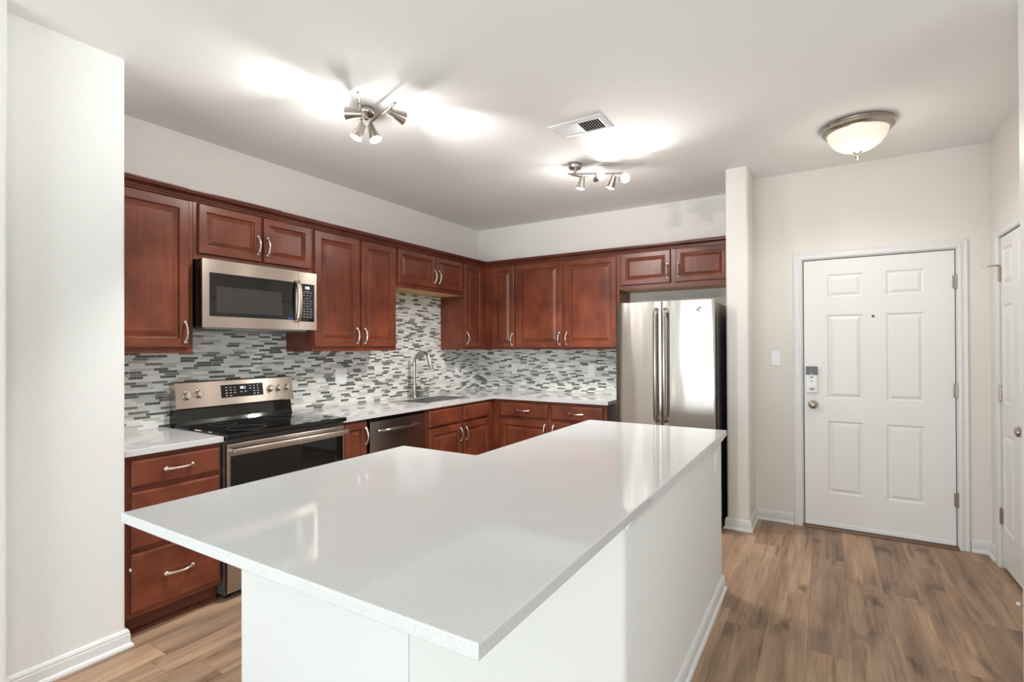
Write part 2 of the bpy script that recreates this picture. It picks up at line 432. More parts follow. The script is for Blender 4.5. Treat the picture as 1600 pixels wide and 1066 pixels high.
PANEL = [(0, 0), (.006, -.006), (.014, -.009), (.020, -.007), (.034, -.001), (.038, 0)]
def panel_door(fr, a0, a1, b0, b1, cols, rows, thick=.04):
    mb = MB(); A = sorted([a0, a1]+[v for c in cols for v in c]); B = sorted([b0, b1]+[v for r in rows for v in r])
    for i in range(len(A)-1):
        for j in range(len(B)-1):
            cell = (A[i], A[i+1]) in cols and (B[j], B[j+1]) in rows
            if cell: ringpanel(mb, fr, A[i], A[i+1], B[j], B[j+1], PANEL, back=False, mats=(0, 0))
            else: mb.add([fr.p(A[i], B[j], 0), fr.p(A[i+1], B[j], 0), fr.p(A[i+1], B[j+1], 0), fr.p(A[i], B[j+1], 0)], [[0, 1, 2, 3]])
    c = [fr.p(a, b, h) for h in (0, -thick) for a, b in ((a0, b0), (a1, b0), (a1, b1), (a0, b1))]
    mb.add(c, [[4, 5, 6, 7], [0, 1, 5, 4], [1, 2, 6, 5], [2, 3, 7, 6], [3, 0, 4, 7]])
    return mb
def hinge(fr, a, b, par, h=.09):
    mb = MB()
    for k in range(3): mb.tube([fr.p(a, b-h/2+k*h/3+.001, .007), fr.p(a, b-h/2+(k+1)*h/3-.001, .007)], .007, 12)
    mb.tube([fr.p(a, b-h/2-.006, .007), fr.p(a, b+h/2+.006, .007)], .0045, 10)
    for s in (-1, 1):
        q = [fr.p(a+s*.002, b-h/2, .001), fr.p(a+s*.018, b-h/2, .001), fr.p(a+s*.018, b+h/2, .001), fr.p(a+s*.002, b+h/2, .001)]
        q2 = [v+fr.n*.003 for v in q]
        mb.add(q+q2, [[0, 1, 2, 3], [4, 5, 6, 7], [0, 1, 5, 4], [1, 2, 6, 5], [2, 3, 7, 6], [3, 0, 4, 7]])
    return mb.build('hinge', M['nickel'], par, weld=False)
def knob(fr, a, b, par):
    return MB().lathe([(.032, 0), (.033, .004), (.029, .009), (.014, .012), (.012, .026), (.018, .032), (.027, .040), (.029, .050), (.025, .060), (.012, .066), (.001, .067)],
                      fr.p(a, b, 0), fr.n, 28).build('door_knob', M['nickel'], par, 'brushed nickel round door knob')
def frbox(mb, fr, a0, a1, b0, b1, c0, c1, mi=0, bev=0.0):
    p, q = fr.p(a0, b0, c0), fr.p(a1, b1, c1)
    return mb.box(min(p.x, q.x), max(p.x, q.x), min(p.y, q.y), max(p.y, q.y), min(p.z, q.z), max(p.z, q.z), bev, mi)

FE = BACK(EY-.001)
d1 = panel_door(FE, DX0+.007, DX1-.006, .022, DTOP-.007, [(3.478, 3.702), (3.842, 4.062)], [(.278, .827), (1.0, 1.634), (1.767, 1.942)]).build('door_1', M['door'])
struct(d1)
for z in (1.837, 1.086, .335): hinge(FE, DX1+.001, z, d1)
knob(FE, 3.382, .945, d1)
lk = frbox(MB(), FE, 3.338, 3.410, 1.038, 1.238, 0, .026, 0, .004).build('smart_lock', M['plastic'], d1, 'white thumb-turn lock housing with a dark gray cover')
frbox(MB(), FE, 3.336, 3.412, 1.176, 1.240, .002, .031, 0, .003).build('lock_cover', M['lockgray'], lk, 'dark gray battery cover')
MB().lathe([(.004, 0), (.004, .0015), (.001, .002)], FE.p(3.373, 1.184, .031), FE.n, 12).build('indicator', M['plastic'], lk)
nm = frbox(frbox(MB(), FE, 3.362, 3.386, 1.154, 1.161, .026, .027), FE, 3.370, 3.378, 1.124, 1.132, .026, .027)
nm.build('badge', M['dgray'], lk, 'small dark print')
tt = MB().tube([FE.p(3.358, 1.068, .032), FE.p(3.366, 1.071, .036), FE.p(3.380, 1.076, .036), FE.p(3.392, 1.080, .032)], [.005, .007, .007, .005], 12)
tt.lathe([(.013, 0), (.012, .008), (.002, .010)], FE.p(3.375, 1.072, .026), FE.n, 18); tt.build('thumb_turn', M['chrome'], lk, weld=False)
MB().lathe([(.009, 0), (.009, .003), (.006, .004), (.005, .002), (.001, .002)], FE.p(3.765, 1.616, 0), FE.n, 18).build('peephole', M['dgray'], d1)
frbox(MB(), FE, DX0+.008, DX1-.007, .022, .050, 0, .006, 0, .001).build('door_sweep', M['plastic'], d1)
th = frbox(MB(), FE, DX0-.006, DX1+.006, 0.0, .018, -.06, .020, 0, .005); frbox(th, FE, DX0-.006, DX1+.006, .0, .012, .020, .034, 0, .004)
struct(th.build('trim_3', M['brass'], weld=False))
jm = MB()
for a, b in ((DX0-.012, DX0), (DX1, DX1+.012)): frbox(jm, FE, a, b, 0, DTOP+.012, -.11, -.003)
frbox(jm, FE, DX0, DX1, DTOP, DTOP+.012, -.11, -.003); frbox(jm, FE, DX0, DX1, 0, DTOP, -.118, -.11)
j4 = struct(jm.build('trim_4', M['trim'], weld=False))
gs = MB()
for a, b in ((DX0+.0005, DX0+.0065), (DX1-.0055, DX1-.0005)): frbox(gs, FE, a, b, .02, DTOP-.0005, -.035, -.012)
frbox(gs, FE, DX0+.0065, DX1-.0055, DTOP-.0065, DTOP-.0005, -.035, -.012)
gs.build('door_gap_shade', M['dgray'], j4, 'dark gray strip painted in as the shadow line around the door')  # dark strips put in for the shadow line around the slab

FC = RGHT(RX+.001)
d2 = panel_door(FC, CY0+.003, CY1-.003, .022, CTOP-.004, [(-1.055, -.905), (-.785, -.605)], [(.25, .85), (1.04, 1.65), (1.765, 2.0)]).build('door_2', M['door'])
struct(d2)
for z in (1.852, 1.095, .325): hinge(FC, CY1+.001, z, d2)
MB().tube([FC.p(CY1+.001, 1.902, .008), FC.p(CY1+.02, 1.904, .030), FC.p(CY1+.03, 1.902, .085)], [.004, .004, .005], 10).build('hinge_pin_stop', M['nickel'], d2)
knob(FC, -1.085, .925, d2)
jm = MB()
frbox(jm, FC, CY0, CY1, 0, CTOP, -.118, -.11)
struct(jm.build('trim_5', M['trim'], weld=False))
ds = thing('door_stop', 'small white-tipped door stop sticking out above the floor past the closet door', 'door stop', (RX, -1.272, .05))
MB().tube([(RX-.0135, -1.272, .05), (RX-.085, -1.252, .05)], .0045, 10).build('rod', M['nickel'], ds)
MB().lathe([(.006, 0), (.010, .003), (.010, .014), (.006, .018)], (RX-.083, -1.2525, .05), (-1, .28, 0), 14).build('rubber_tip', M['rubber'], ds, 'white rubber tip')

# light switch by the entry door, outlets
def plate(fr, a, b, w_, h_, name, label, cat, kind, group=None):
    t = thing(name, label, cat, fr.p(a, b-h_/2, 0), group)
    frbox(MB(), fr, a-w_/2, a+w_/2, b-h_/2, b+h_/2, 0, .006, 0, .0025).build('cover_plate', M['plastic'], t)
    n = max(1, round(w_/.055)-0) if w_ > .1 else 1
    for i in range(n):
        c = a + (i-(n-1)/2)*.046
        k = kind if isinstance(kind, str) else kind[i]
        if k == 'rocker': frbox(MB(), fr, c-.0165, c+.0165, b-.033, b+.033, .004, .009, 0, .002).build('rocker', M['plastic'], t)
        else:
            s = frbox(MB(), fr, c-.0165, c+.0165, b-.033, b+.033, .004, .008, 0, .002).build('socket', M['plastic'], t)
            for dz in (-.017, .017):
                for dx in (-.006, .006): frbox(MB(), fr, c+dx-.001, c+dx+.001, b+dz-.004, b+dz+.004, .007, .0084).build('slot', M['dgray'], s)
    return t
plate(BACK(EY), 3.128, 1.301, .066, .115, 'light_switch', 'white rocker light switch on the wall left of the front door', 'light switch', 'rocker')
TT = .009                                       # tile thickness
plate(LEFT(TT), -2.006, 1.163, .118, .122, 'wall_outlet', 'wide two-gang white plate on the mosaic tile right of the range', 'outlet', ('rocker', 'socket'))
plate(LEFT(TT), -.425, 1.160, .072, .122, 'wall_outlet', 'single white outlet plate on the tile between faucet and corner', 'outlet', 'socket')
plate(BACK(-TT), .495, 1.157, .072, .122, 'wall_outlet', 'single white outlet on the back-wall tile nearest the corner', 'outlet', 'socket')
plate(BACK(-TT), 1.423, 1.155, .072, .122, 'wall_outlet', 'single white outlet on the back-wall tile nearest the refrigerator', 'outlet', 'socket')

# ------------------------------------------------------------------ backsplash
t = box(.0005, TT, -3.797, -.0005, .914, 1.371); t.box(.0005, TT, -3.325, -2.512, 1.371, 1.50); t.box(.0005, TT, -1.66, -.70, 1.371, 1.924)
bs = t.build('tile_backsplash', M['tile'], weld=False); tag(bs, 'gray and white mosaic strip tile backsplash behind the range and sink', 'backsplash')
box(.001, TT+.002, -3.325, -2.512, 1.50, 1.52, .001).build('edge_trim', M['lgray'], bs, 'pale gray strip under the microwave')
tag(box(TT, 1.83, -TT, -.0005, .914, 1.371).build('tile_backsplash', M['tile']), 'mosaic strip tile backsplash on the back wall beside the refrigerator', 'backsplash')

# ------------------------------------------------------------------ wall cabinets
UB, UT, UD = 1.372, 2.262, .305
GU = 'upper wall cabinets'
def upper(label, fr, a0, a1, z0, group=GU, depth=UD):
    t = thing('wall_cabinet', label, 'cabinet', fr.p((a0+a1)/2, z0, -depth/2), group)
    frbox(MB(), fr, a0+.0005, a1-.0005, z0, UT+.02, -depth+.001, 0, 0, .0012).build('cabinet_box', M['wood'], t)
    return t
FU = LEFT(UD)
t = upper('tall single-door cherry wall cabinet at far left beside the white wall', FU, -3.797, -3.325, UB)
door(FU, -3.775, -3.352, 1.405, 2.257, t, -3.376, 1.492)
t = upper('short double-door cherry cabinet above the microwave', FU, -3.325, -2.511, 1.925)
door(FU, -3.300, -2.908, 1.962, 2.257, t, -2.932, 2.065, True); door(FU, -2.889, -2.530, 1.962, 2.257, t, -2.866, 2.065, True)
t = upper('tall double-door cherry wall cabinet right of the microwave', FU, -2.511, -1.665, UB)
door(FU, -2.497, -2.085, 1.405, 2.255, t, -2.110, 1.492); door(FU, -2.056, -1.680, 1.405, 2.255, t, -2.030, 1.492)
t = upper('short double-door cherry cabinet above the sink and faucet', FU, -1.665, -.700, 1.925)
door(FU, -1.645, -1.147, 1.962, 2.257, t, -1.172, 2.065, True); door(FU, -1.133, -.718, 1.962, 2.257, t, -1.108, 2.065, True)
box(.01, UD-.02, -1.655, -.710, 1.921, 1.926).build('bottom_panel', M['maple'], t, 'unstained pale wood underside')
t = upper('narrow single-door cherry cabinet in the corner right of the sink', FU, -.700, -.003, UB)
door(FU, -.688, -.372, 1.405, 2.255, t, -.664, 1.492)
FB = BACK(-UD)
t = upper('narrow single-door cherry cabinet on the back wall next to the corner', FB, UD+.001, .692, UB)
door(FB, .402, .683, 1.392, 2.252, t, .660, 1.480)
t = upper('tall double-door cherry cabinet on the back wall left of the refrigerator', FB, .692, 1.826, UB)
door(FB, .702, 1.232, 1.392, 2.250, t, 1.208, 1.480); door(FB, 1.265, 1.800, 1.392, 2.248, t, 1.290, 1.480)
t = upper('short double-door cherry cabinet above the refrigerator', FB, 1.826, 2.811, 1.925)
door(FB, 1.850, 2.301, 1.965, 2.257, t, 2.276, 2.070, True); door(FB, 2.346, 2.786, 1.965, 2.257, t, 2.371, 2.070, True)
box(1.84, 2.80, -UD+.02, -.01, 1.921, 1.926).build('bottom_panel', M['maple'], t, 'unstained pale wood underside')
def crown(path, z, label):
    prof = [(0, 0), (.010, 0), (.012, .010), (.017, .013), (.019, .022), (.030, .029), (.044, .033), (.050, .036), (.052, .046), (.059, .048), (.059, .056), (0, .056)]
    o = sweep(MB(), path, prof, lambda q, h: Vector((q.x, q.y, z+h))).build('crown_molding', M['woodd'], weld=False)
    return tag(o, label, 'molding', 'crown molding above the wall cabinets')
crown([(UD, -2.79), (UD, -3.797)], 2.2625, 'dark cherry crown strip over the far left and microwave cabinets')
crown([(2.811, -UD), (UD, -UD), (UD, -2.7895)], 2.2595, 'cherry crown strip turning the corner from sink cabinets to refrigerator')

# ------------------------------------------------------------------ base cabinets
BT, BF = .882, .61
def lower(label, fr, a0, a1, depth=BF, group='base cabinets', sink=False):
    t = thing('base_cabinet', label, 'cabinet', fr.p((a0+a1)/2, 0, -depth/2), group)
    if sink:                                    # open-topped: low box, full-height face frame and sides
        b = frbox(MB(), fr, a0+.0005, a1-.0005, .10, .66, -depth+.012, -.0195); frbox(b, fr, a0+.0005, a1-.0005, .10, BT, -.020, 0, 0, .0012)
        for q in (a0+.0005, a1-.0185): frbox(b, fr, q, q+.018, .655, BT, -depth+.012, -.019)
    else: b = frbox(MB(), fr, a0+.0005, a1-.0005, .10, BT, -depth+.012, 0, 0, .0012)
    b.build('cabinet_box', M['wood'], t, weld=False)
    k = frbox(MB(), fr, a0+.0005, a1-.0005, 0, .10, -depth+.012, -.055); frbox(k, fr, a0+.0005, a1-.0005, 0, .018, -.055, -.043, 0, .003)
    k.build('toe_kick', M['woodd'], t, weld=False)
    return t
FL = LEFT(BF)
t = lower('three-drawer cherry base cabinet left of the range', FL, -3.797, -3.330)
drawer(FL, -3.765, -3.345, .728, .860, t); drawer(FL, -3.765, -3.345, .432, .706, t); bd = drawer(FL, -3.765, -3.345, .128, .408, t)
box(BF+.006, BF+.018, -3.772, -3.7648, .332, .346, .002).build('bumper', M['rubber'], bd, 'tiny white bumper on the drawer edge')
t = lower('narrow single-door cherry base cabinet between range and dishwasher', FL, -2.508, -2.276)
door(FL, -2.490, -2.290, .125, .862, t, -2.305, .76, True)
t = lower('double-door cherry sink base with two false drawer fronts', FL, -1.640, -.612, sink=True)
for a0, a1, h in ((-1.605, -1.152, -1.178), (-1.122, -.700, -1.096)):
    drawer(FL, a0, a1, .722, .858, t, False, 'false_drawer_front'); door(FL, a0, a1, .125, .700, t, h, .605)
FK = BACK(-BF)
t = lower('cherry base cabinet on the back wall with two drawers over doors', FK, BF+.001, 1.818)
for a0, a1, h in ((.703, 1.235, 1.206), (1.270, 1.785, 1.298)):
    drawer(FK, a0, a1, .715, .852, t); door(FK, a0, a1, .125, .690, t, h, .605)

# ------------------------------------------------------------------ countertops and sink
def slab(mb, pts, z0, z1, bev=.003):
    bm = bmesh.new()
    vs = [bm.verts.new((x, y, z0)) for x, y in pts]; f = bm.faces.new(vs)
    r = bmesh.ops.extrude_face_region(bm, geom=[f]); bmesh.ops.translate(bm, vec=(0, 0, z1-z0), verts=[g for g in r['geom'] if isinstance(g, bmesh.types.BMVert)])
    bmesh.ops.recalc_face_normals(bm, faces=bm.faces[:])
    e = [x for x in bm.edges if all(abs(v.co.z-z1) < 1e-6 for v in x.verts) or all(abs(v.co.z-z0) < 1e-6 for v in x.verts)]
    if bev: bmesh.ops.bevel(bm, geom=e, offset=bev, segments=2, profile=.5, affect='EDGES')
    bm.verts.index_update(); mb.add([v.co for v in bm.verts], [[v.index for v in f.verts] for f in bm.faces]); bm.free(); return mb
CZ0, CZ1, CD = BT+.001, .914, .639
tag(slab(MB(), [(TT+.001, -3.797), (CD, -3.797), (CD, -3.331), (TT+.001, -3.331)], CZ0, CZ1).build('countertop', M['quartz'], weld=False),
    'short white quartz countertop left of the range', 'countertop', 'quartz countertops')
SX0, SX1, SY0, SY1 = .15, .515, -1.515, -.875
mb = MB(); g = TT+.001
# L-shaped worktop with a rectangular sink opening (quads so the opening stays clean)
xs = [g, SX0, SX1, CD]; ys = [-2.507, SY0, SY1, -CD, -g]
for i in range(3):
    for j in range(4):
        if (i, j) == (1, 1): continue
        for z in (CZ0, CZ1): mb.add([(xs[i], ys[j], z), (xs[i+1], ys[j], z), (xs[i+1], ys[j+1], z), (xs[i], ys[j+1], z)], [[0, 1, 2, 3]])
for z in (CZ0, CZ1): mb.add([(CD, -CD, z), (1.836, -CD, z), (1.836, -g, z), (CD, -g, z)], [[0, 1, 2, 3]])
def wallq(a, b): mb.add([(a[0], a[1], CZ0), (b[0], b[1], CZ0), (b[0], b[1], CZ1), (a[0], a[1], CZ1)], [[0, 1, 2, 3]])
def chain(P):
    for a, b in zip(P, P[1:]): wallq(a, b)
chain([(g, -2.507), (SX0, -2.507), (SX1, -2.507), (CD, -2.507), (CD, SY0), (CD, SY1), (CD, -CD), (1.836, -CD), (1.836, -g), (CD, -g), (SX1, -g), (SX0, -g), (g, -g), (g, -CD), (g, SY1), (g, SY0), (g, -2.507)])
chain([(SX0, SY0), (SX1, SY0), (SX1, SY1), (SX0, SY1), (SX0, SY0)])
tag(mb.build('countertop', M['quartz']), 'L-shaped white quartz countertop around the sink and corner', 'countertop', 'quartz countertops')
# undermount basin
sk = thing('kitchen_sink', 'undermount stainless steel sink basin in the counter below the faucet', 'sink', ((SX0+SX1)/2, (SY0+SY1)/2, .70))
R = []
def rr(x0, x1, y0, y1, r, z):
    p = []
    for cx, cy, a in ((x1-r, y0+r, -.5*pi), (x1-r, y1-r, 0), (x0+r, y1-r, .5*pi), (x0+r, y0+r, pi)):
        p += [Vector((cx+r*cos(a+k*pi/10), cy+r*sin(a+k*pi/10), z)) for k in range(6)]
    return p
e = -.0015
MB().rings([rr(SX0-e-.001, SX1+e+.001, SY0-e-.001, SY1+e+.001, .02, .9095), rr(SX0-e+.002, SX1+e-.002, SY0-e+.002, SY1+e-.002, .02, .9095), rr(SX0-e+.002, SX1+e-.002, SY0-e+.002, SY1+e-.002, .02, .72),
            rr(SX0+.02, SX1-.02, SY0+.02, SY1-.02, .03, .695), rr(SX0+.02, SX1-.02, SY0+.02, SY1-.02, .03, .693), rr(SX0-e, SX1+e, SY0-e, SY1+e, .02, .718), rr(SX0-e, SX1+e, SY0-e, SY1+e, .02, .9090)]).build('basin', M['sinksteel'], sk, auto=50)
MB().lathe([(.045, 0), (.043, .003), (.03, .002), (.002, .001)], ((SX0+SX1)/2, (SY0+SY1)/2, .6955), (0, 0, 1), 24).build('drain', M['chrome'], sk)
# faucet
FX, FY = .085, -1.19
fc = thing('faucet', 'brushed nickel gooseneck pull-down faucet behind the sink', 'faucet', (FX, FY, CZ1))
MB().lathe([(.030, 0), (.031, .004), (.027, .010), (.024, .016), (.0235, .12), (.022, .135), (.016, .142)], (FX, FY, CZ1), n=24).build('base', M['nickel'], fc)
arc = [(FX, FY, CZ1+.14), (FX, FY, 1.245)] + [(FX+.098*(1-cos(a)), FY, 1.245+.107*sin(a)) for a in [pi*k/14 for k in range(1, 12)]]
MB().tube(arc, .0135, 14).build('spout', M['nickel'], fc)
ex, ez = arc[-1][0], arc[-1][2]
MB().tube([(ex-.006, FY, ez+.010), (ex+.012, FY, ez-.045), (ex+.030, FY, ez-.100), (ex+.037, FY, ez-.122)], [.0145, .017, .020, .0185], 16).build('spray_head', M['nickel'], fc)
hd = MB().tube([(FX, FY+.018, 1.005), (FX, FY+.075, 1.005)], .0165, 16).build('handle_hub', M['nickel'], fc)
MB().tube([(FX, FY+.066, 1.018), (FX+.002, FY+.071, 1.085)], [.005, .0038], 10).build('lever', M['nickel'], hd)
tag(MB().lathe([(.040, 0), (.047, .006), (.050, .06), (.052, .078), (.049, .078), (.046, .010), (.002, .009)], (FX+.012, FY+.125, CZ1+.0005), n=28).build('glass_dish', M['clear']),
    'small clear glass dish beside the faucet base', 'dish')

# ------------------------------------------------------------------ seven-segment digits and key prints
SEG = {'0': 'abcdef', '1': 'bc', '5': 'afgcd', '4': 'fgbc', '2': 'abged', '3': 'abgcd', '8': 'abcdefg'}
def digits(txt, fr, a, b, h, c, par):
    mb = MB(); w_ = h*.5; t_ = h*.14; x = a
    for ch in txt:
        if ch == ':':
            for z in (.3, .7): frbox(mb, fr, x, x+t_, b+h*z-t_/2, b+h*z+t_/2, c, c+.0008)
            x += t_*2.2; continue
        for s in SEG[ch]:
            q = {'a': (0, w_, h-t_, h), 'd': (0, w_, 0, t_), 'g': (0, w_, h/2-t_/2, h/2+t_/2), 'b': (w_-t_, w_, h/2, h), 'c': (w_-t_, w_, 0, h/2), 'f': (0, t_, h/2, h), 'e': (0, t_, 0, h/2)}[s]
            frbox(mb, fr, x+q[0], x+q[1], b+q[2], b+q[3], c, c+.0008)
        x += w_*1.45
    return mb.build('clock_digits', M['digit'], par, weld=False)
def keys(fr, cells, w_, h_, c, par):
    mb = MB()
    for a, b in cells: frbox(mb, fr, a-w_/2, a+w_/2, b-h_/2, b+h_/2, c, c+.0006)
    return mb.build('key_prints', M['key'], par, weld=False)
def emblem(fr, a, b, c, r, par):
    """round chrome badge: a ring with looping script strokes inside"""
    mb = MB(); n = 40
    circ = lambda rad, cx=0, cy=0, t0=0, t1=2*pi, m=n: [fr.p(a+cx+rad*cos(t0+(t1-t0)*k/m), b+cy+rad*sin(t0+(t1-t0)*k/m), c+.002) for k in range(m+1)]
    mb.lathe([(r, 0), (r, .0015), (r*.96, .002), (.001, .002)], fr.p(a, b, c), fr.n, 32)
    e_ = mb.build('emblem', M['chrome'], par, 'round chrome badge')
    s = MB().tube(circ(r*.86), r*.06, 6); s.tube(circ(r*.30, -r*.25, r*.05, .6, 5.4), r*.07, 6)
    s.tube(circ(r*.22, r*.28, r*.22, .3, 4.6, 20), r*.07, 6); s.tube(circ(r*.22, r*.28, -r*.2, 1.5, 5.4, 20), r*.07, 6)
    s.tube(circ(r*.2, -r*.2, -r*.35, 0, 3.6, 20), r*.06, 6); s.build('script_mark', M['dgray'], e_, weld=False)

# ------------------------------------------------------------------ microwave
MX = .400
FM = LEFT(MX)
mw = thing('microwave', 'stainless steel over-the-range microwave with black window', 'microwave', (.2, -2.93, 1.522))
box(TT+.003, MX-.028, -3.318, -2.545, 1.526, 1.922, .003).build('body', M['black'], mw, 'black side casing')
u = box(.06, MX-.06, -3.28, -2.58, 1.514, 1.5265, .002).build('vent_base', M['lgray'], mw, 'pale gray underside')
for y in (-3.17, -2.69): box(.16, .32, y-.07, y+.07, 1.509, 1.515, .002).build('filter_grille', M['dgray'], u)
# the door: steel frame around the window
dm = MB(); y0, y1, z0, z1 = -3.321, -2.690, 1.522, 1.922; wy0, wy1, wz0, wz1 = -3.281, -2.716, 1.588, 1.845
for a in ((y0, wy0, z0, z1), (wy1, y1, z0, z1), (wy0, wy1, z0, wz0), (wy0, wy1, wz1, z1)): frbox(dm, FM, a[0], a[1], a[2], a[3], -.027, 0)
frbox(dm, FM, y0, y1, z0, z1, -.0275, -.022)
dr = dm.build('door', M['steel'], mw, weld=False)
wd = frbox(MB(), FM, wy0+.0005, wy1-.0005, wz0+.0005, wz1-.0005, -.021, -.001).build('window', M['glass'], dr, 'black glass window')
frbox(MB(), FM, -3.241, -2.811, 1.612, 1.766, -.001, .0006).build('window_screen', M['mesh'], wd, 'lighter gray see-through area')
frbox(MB(), FM, -2.770, -2.735, 1.592, 1.604, -.001, .0008).build('sticker', M['blue'], wd, 'small blue label')
hb = MB(); R = []
for k in range(13):
    t_ = k/12; z_ = 1.578+.279*t_; c_ = .008+.030*sin(pi*t_)**.5
    R.append([FM.p(-2.716+a, z_, c_+b) for a, b in ((0, -.008), (.030, -.008), (.030, .002), (.026, .007), (.004, .007), (0, .002))])
hb.rings(R, smooth=False).build('handle', M['steel'], dr)
emblem(FM, -2.929, 1.884, 0, .010, dr)
cp = frbox(MB(), FM, -2.688, -2.541, 1.522, 1.922, -.027, 0, 0, .002).build('control_panel', M['steel'], mw)
kp = frbox(MB(), FM, -2.676, -2.562, 1.580, 1.842, -.003, .001, 0, .002).build('keypad', M['glass'], cp, 'black touch keypad')
digits('1:55', FM, -2.642, 1.806, .017, .001, kp)
cells = [(-2.645+i*.026, 1.780-j*.0185) for j in range(10) for i in range(3) if j not in (2, 5)]
keys(FM, cells, .010, .005, .001, kp)
for z in (1.789, 1.743, 1.688): frbox(MB(), FM, -2.644, -2.594, z-.0012, z+.0012, .001, .0016).build('key_heading', M['key'], kp)

# ------------------------------------------------------------------ range
RG0, RG1 = -3.325, -2.512
rg = thing('range', 'freestanding stainless electric range with black glass cooktop', 'stove', (.33, (RG0+RG1)/2, 0))
box(.03, .628, RG0, RG1, .03, .895, .003).build('body', M['dgray'], rg, 'dark gray side panels')
ck = slab(MB(), [(.10, RG0-.002), (.668, RG0-.002), (.668, RG1+.002), (.10, RG1+.002)], .896, .924, .007).build('cooktop', M['glass'], rg, 'black ceramic glass cooktop', weld=False)
for bx, by, r in ((.50, -3.12, .105), (.50, -2.72, .09), (.25, -3.12, .075), (.25, -2.72, .105)):
    MB().tube([(bx+r*cos(2*pi*k/48), by+r*sin(2*pi*k/48), .9238) for k in range(49)], .0012, 6).build('burner_ring', M['dgray'], ck)
# backguard: black riser, then a steel panel that leans back slightly
MB().rings([[Vector(p) for p in q] for q in ([(.012, y, .90), (.105, y, .90), (.085, y, .945), (.070, y, 1.03), (.012, y, 1.03)] for y in (RG0+.01, RG1-.01))], smooth=False).build('riser', M['glass'], rg, 'glossy black lower backguard')
cpn = MB().rings([[Vector(p) for p in q] for q in ([(.012, y, 1.021), (.094, y, 1.021), (.098, y, 1.027), (.072, y, 1.183), (.062, y, 1.189), (.012, y, 1.189)] for y in (RG0+.008, RG1-.002))], smooth=False).build('control_panel', M['steel'], rg)
class Tilt(Fr):
    def p(s, a, b, c):
        q = s.o + s.u*a; d = Vector((-.026, 0, .156)).normalized(); n = Vector((.156, 0, .026)).normalized()
        return q + d*b + n*c
FT = Tilt((.0980, 0, 1.027), (0, 1, 0), (1, 0, 0)); NT_ = Vector((.156, 0, .026)).normalized()
def tq(mb, a0, a1, b0, b1, c0, c1):
    v = [FT.p(a, b, c) for c in (c0, c1) for a, b in ((a0, b0), (a1, b0), (a1, b1), (a0, b1))]
    return mb.add(v, [[0, 1, 2, 3], [4, 5, 6, 7], [0, 1, 5, 4], [1, 2, 6, 5], [2, 3, 7, 6], [3, 0, 4, 7]])
dp = tq(MB(), -3.040, -2.748, .046, .130, -.001, .0015).build('display', M['glass'], cpn, 'black clock and touch display')
_frbox = frbox
def frbox_t(mb, fr, a0, a1, b0, b1, c0, c1, mi=0, bev=0): return tq(mb, a0, a1, b0, b1, c0, c1) if fr is FT else _frbox(mb, fr, a0, a1, b0, b1, c0, c1, mi, bev)
frbox = frbox_t
digits('1:51', FT, -2.915, .098, .017, .0015, dp)
keys(FT, [(-3.005+i*.028, .112-j*.018) for j in range(4) for i in range(3) if not (j == 3 and i == 2)] + [(-2.84+i*.027, .115-j*.018) for j in range(4) for i in range(3) if not (j > 1 and i == 0)] + [(-2.905, .078), (-2.875, .080)], .013, .005, .0015, dp)
for a, b, r in ((-3.250, .078, .024), (-3.178, .084, .024), (-2.690, .086, .022), (-2.625, .086, .022), (-2.560, .086, .022)):
    kb = MB().lathe([(r*1.12, 0), (r*1.1, .004), (r, .005), (r*.92, .022), (r*.8, .025), (.001, .025)], FT.p(a, b, 0), NT_, 24).build('knob', M['steel'], cpn)
    tq(MB(), a-.0035, a+.0035, b-r*.95, b+r*.95, .018, .033).build('grip', M['chrome'], kb)
# oven door, handle, drawer
od = box(.629, .655, RG0+.004, RG1-.004, .228, .868, .003).build('oven_door', M['steel'], rg)
box(.6545, .660, RG0+.022, RG1-.022, .250, .800, .001).build('door_glass', M['glass'], od, 'black glass oven window')
oh = MB().box(.690, .712, RG0+.008, RG1-.008, .816, .848, .008)
for y in (RG0+.02, RG1-.045): oh.box(.650, .695, y, y+.025, .820, .844, .005)
oh.build('handle', M['steel'], od, weld=False)
box(.629, .655, RG0+.004, RG1-.004, .045, .222, .004).build('storage_drawer', M['steel'], rg)
for y in (RG0+.04, RG1-.04):
    for x in (.58, .08): MB().lathe([(.018, 0), (.018, .012), (.008, .014), (.008, .032)], (x, y, 0), n=14).build('foot', M['black'], rg)

# ------------------------------------------------------------------ dishwasher
dw = thing('dishwasher', 'stainless steel dishwasher with bowed bar handle under the counter', 'dishwasher', (.32, -1.957, 0))
box(.03, .600, -2.272, -1.644, .02, .872, .002).build('body', M['black'], dw, 'black tub')
dd = box(.601, .632, -2.264, -1.652, .115, .853, .004).build('door', M['dwsteel'], dw)
box(.600, .618, -2.264, -1.652, .8535, .8795, .001).build('control_strip', M['glass'], dw, 'black top control strip')
hb = MB().tube([(.634, -2.185, .780), (.655, -2.165, .781), (.668, -2.08, .783), (.672, -1.957, .784), (.668, -1.835, .783), (.655, -1.755, .781), (.634, -1.735, .780)], .011, 12)
hb.build('handle', M['dwsteel'], dd)
box(.55, .585, -2.268, -1.648, 0, .105, .002).build('toe_panel', M['black'], dw)

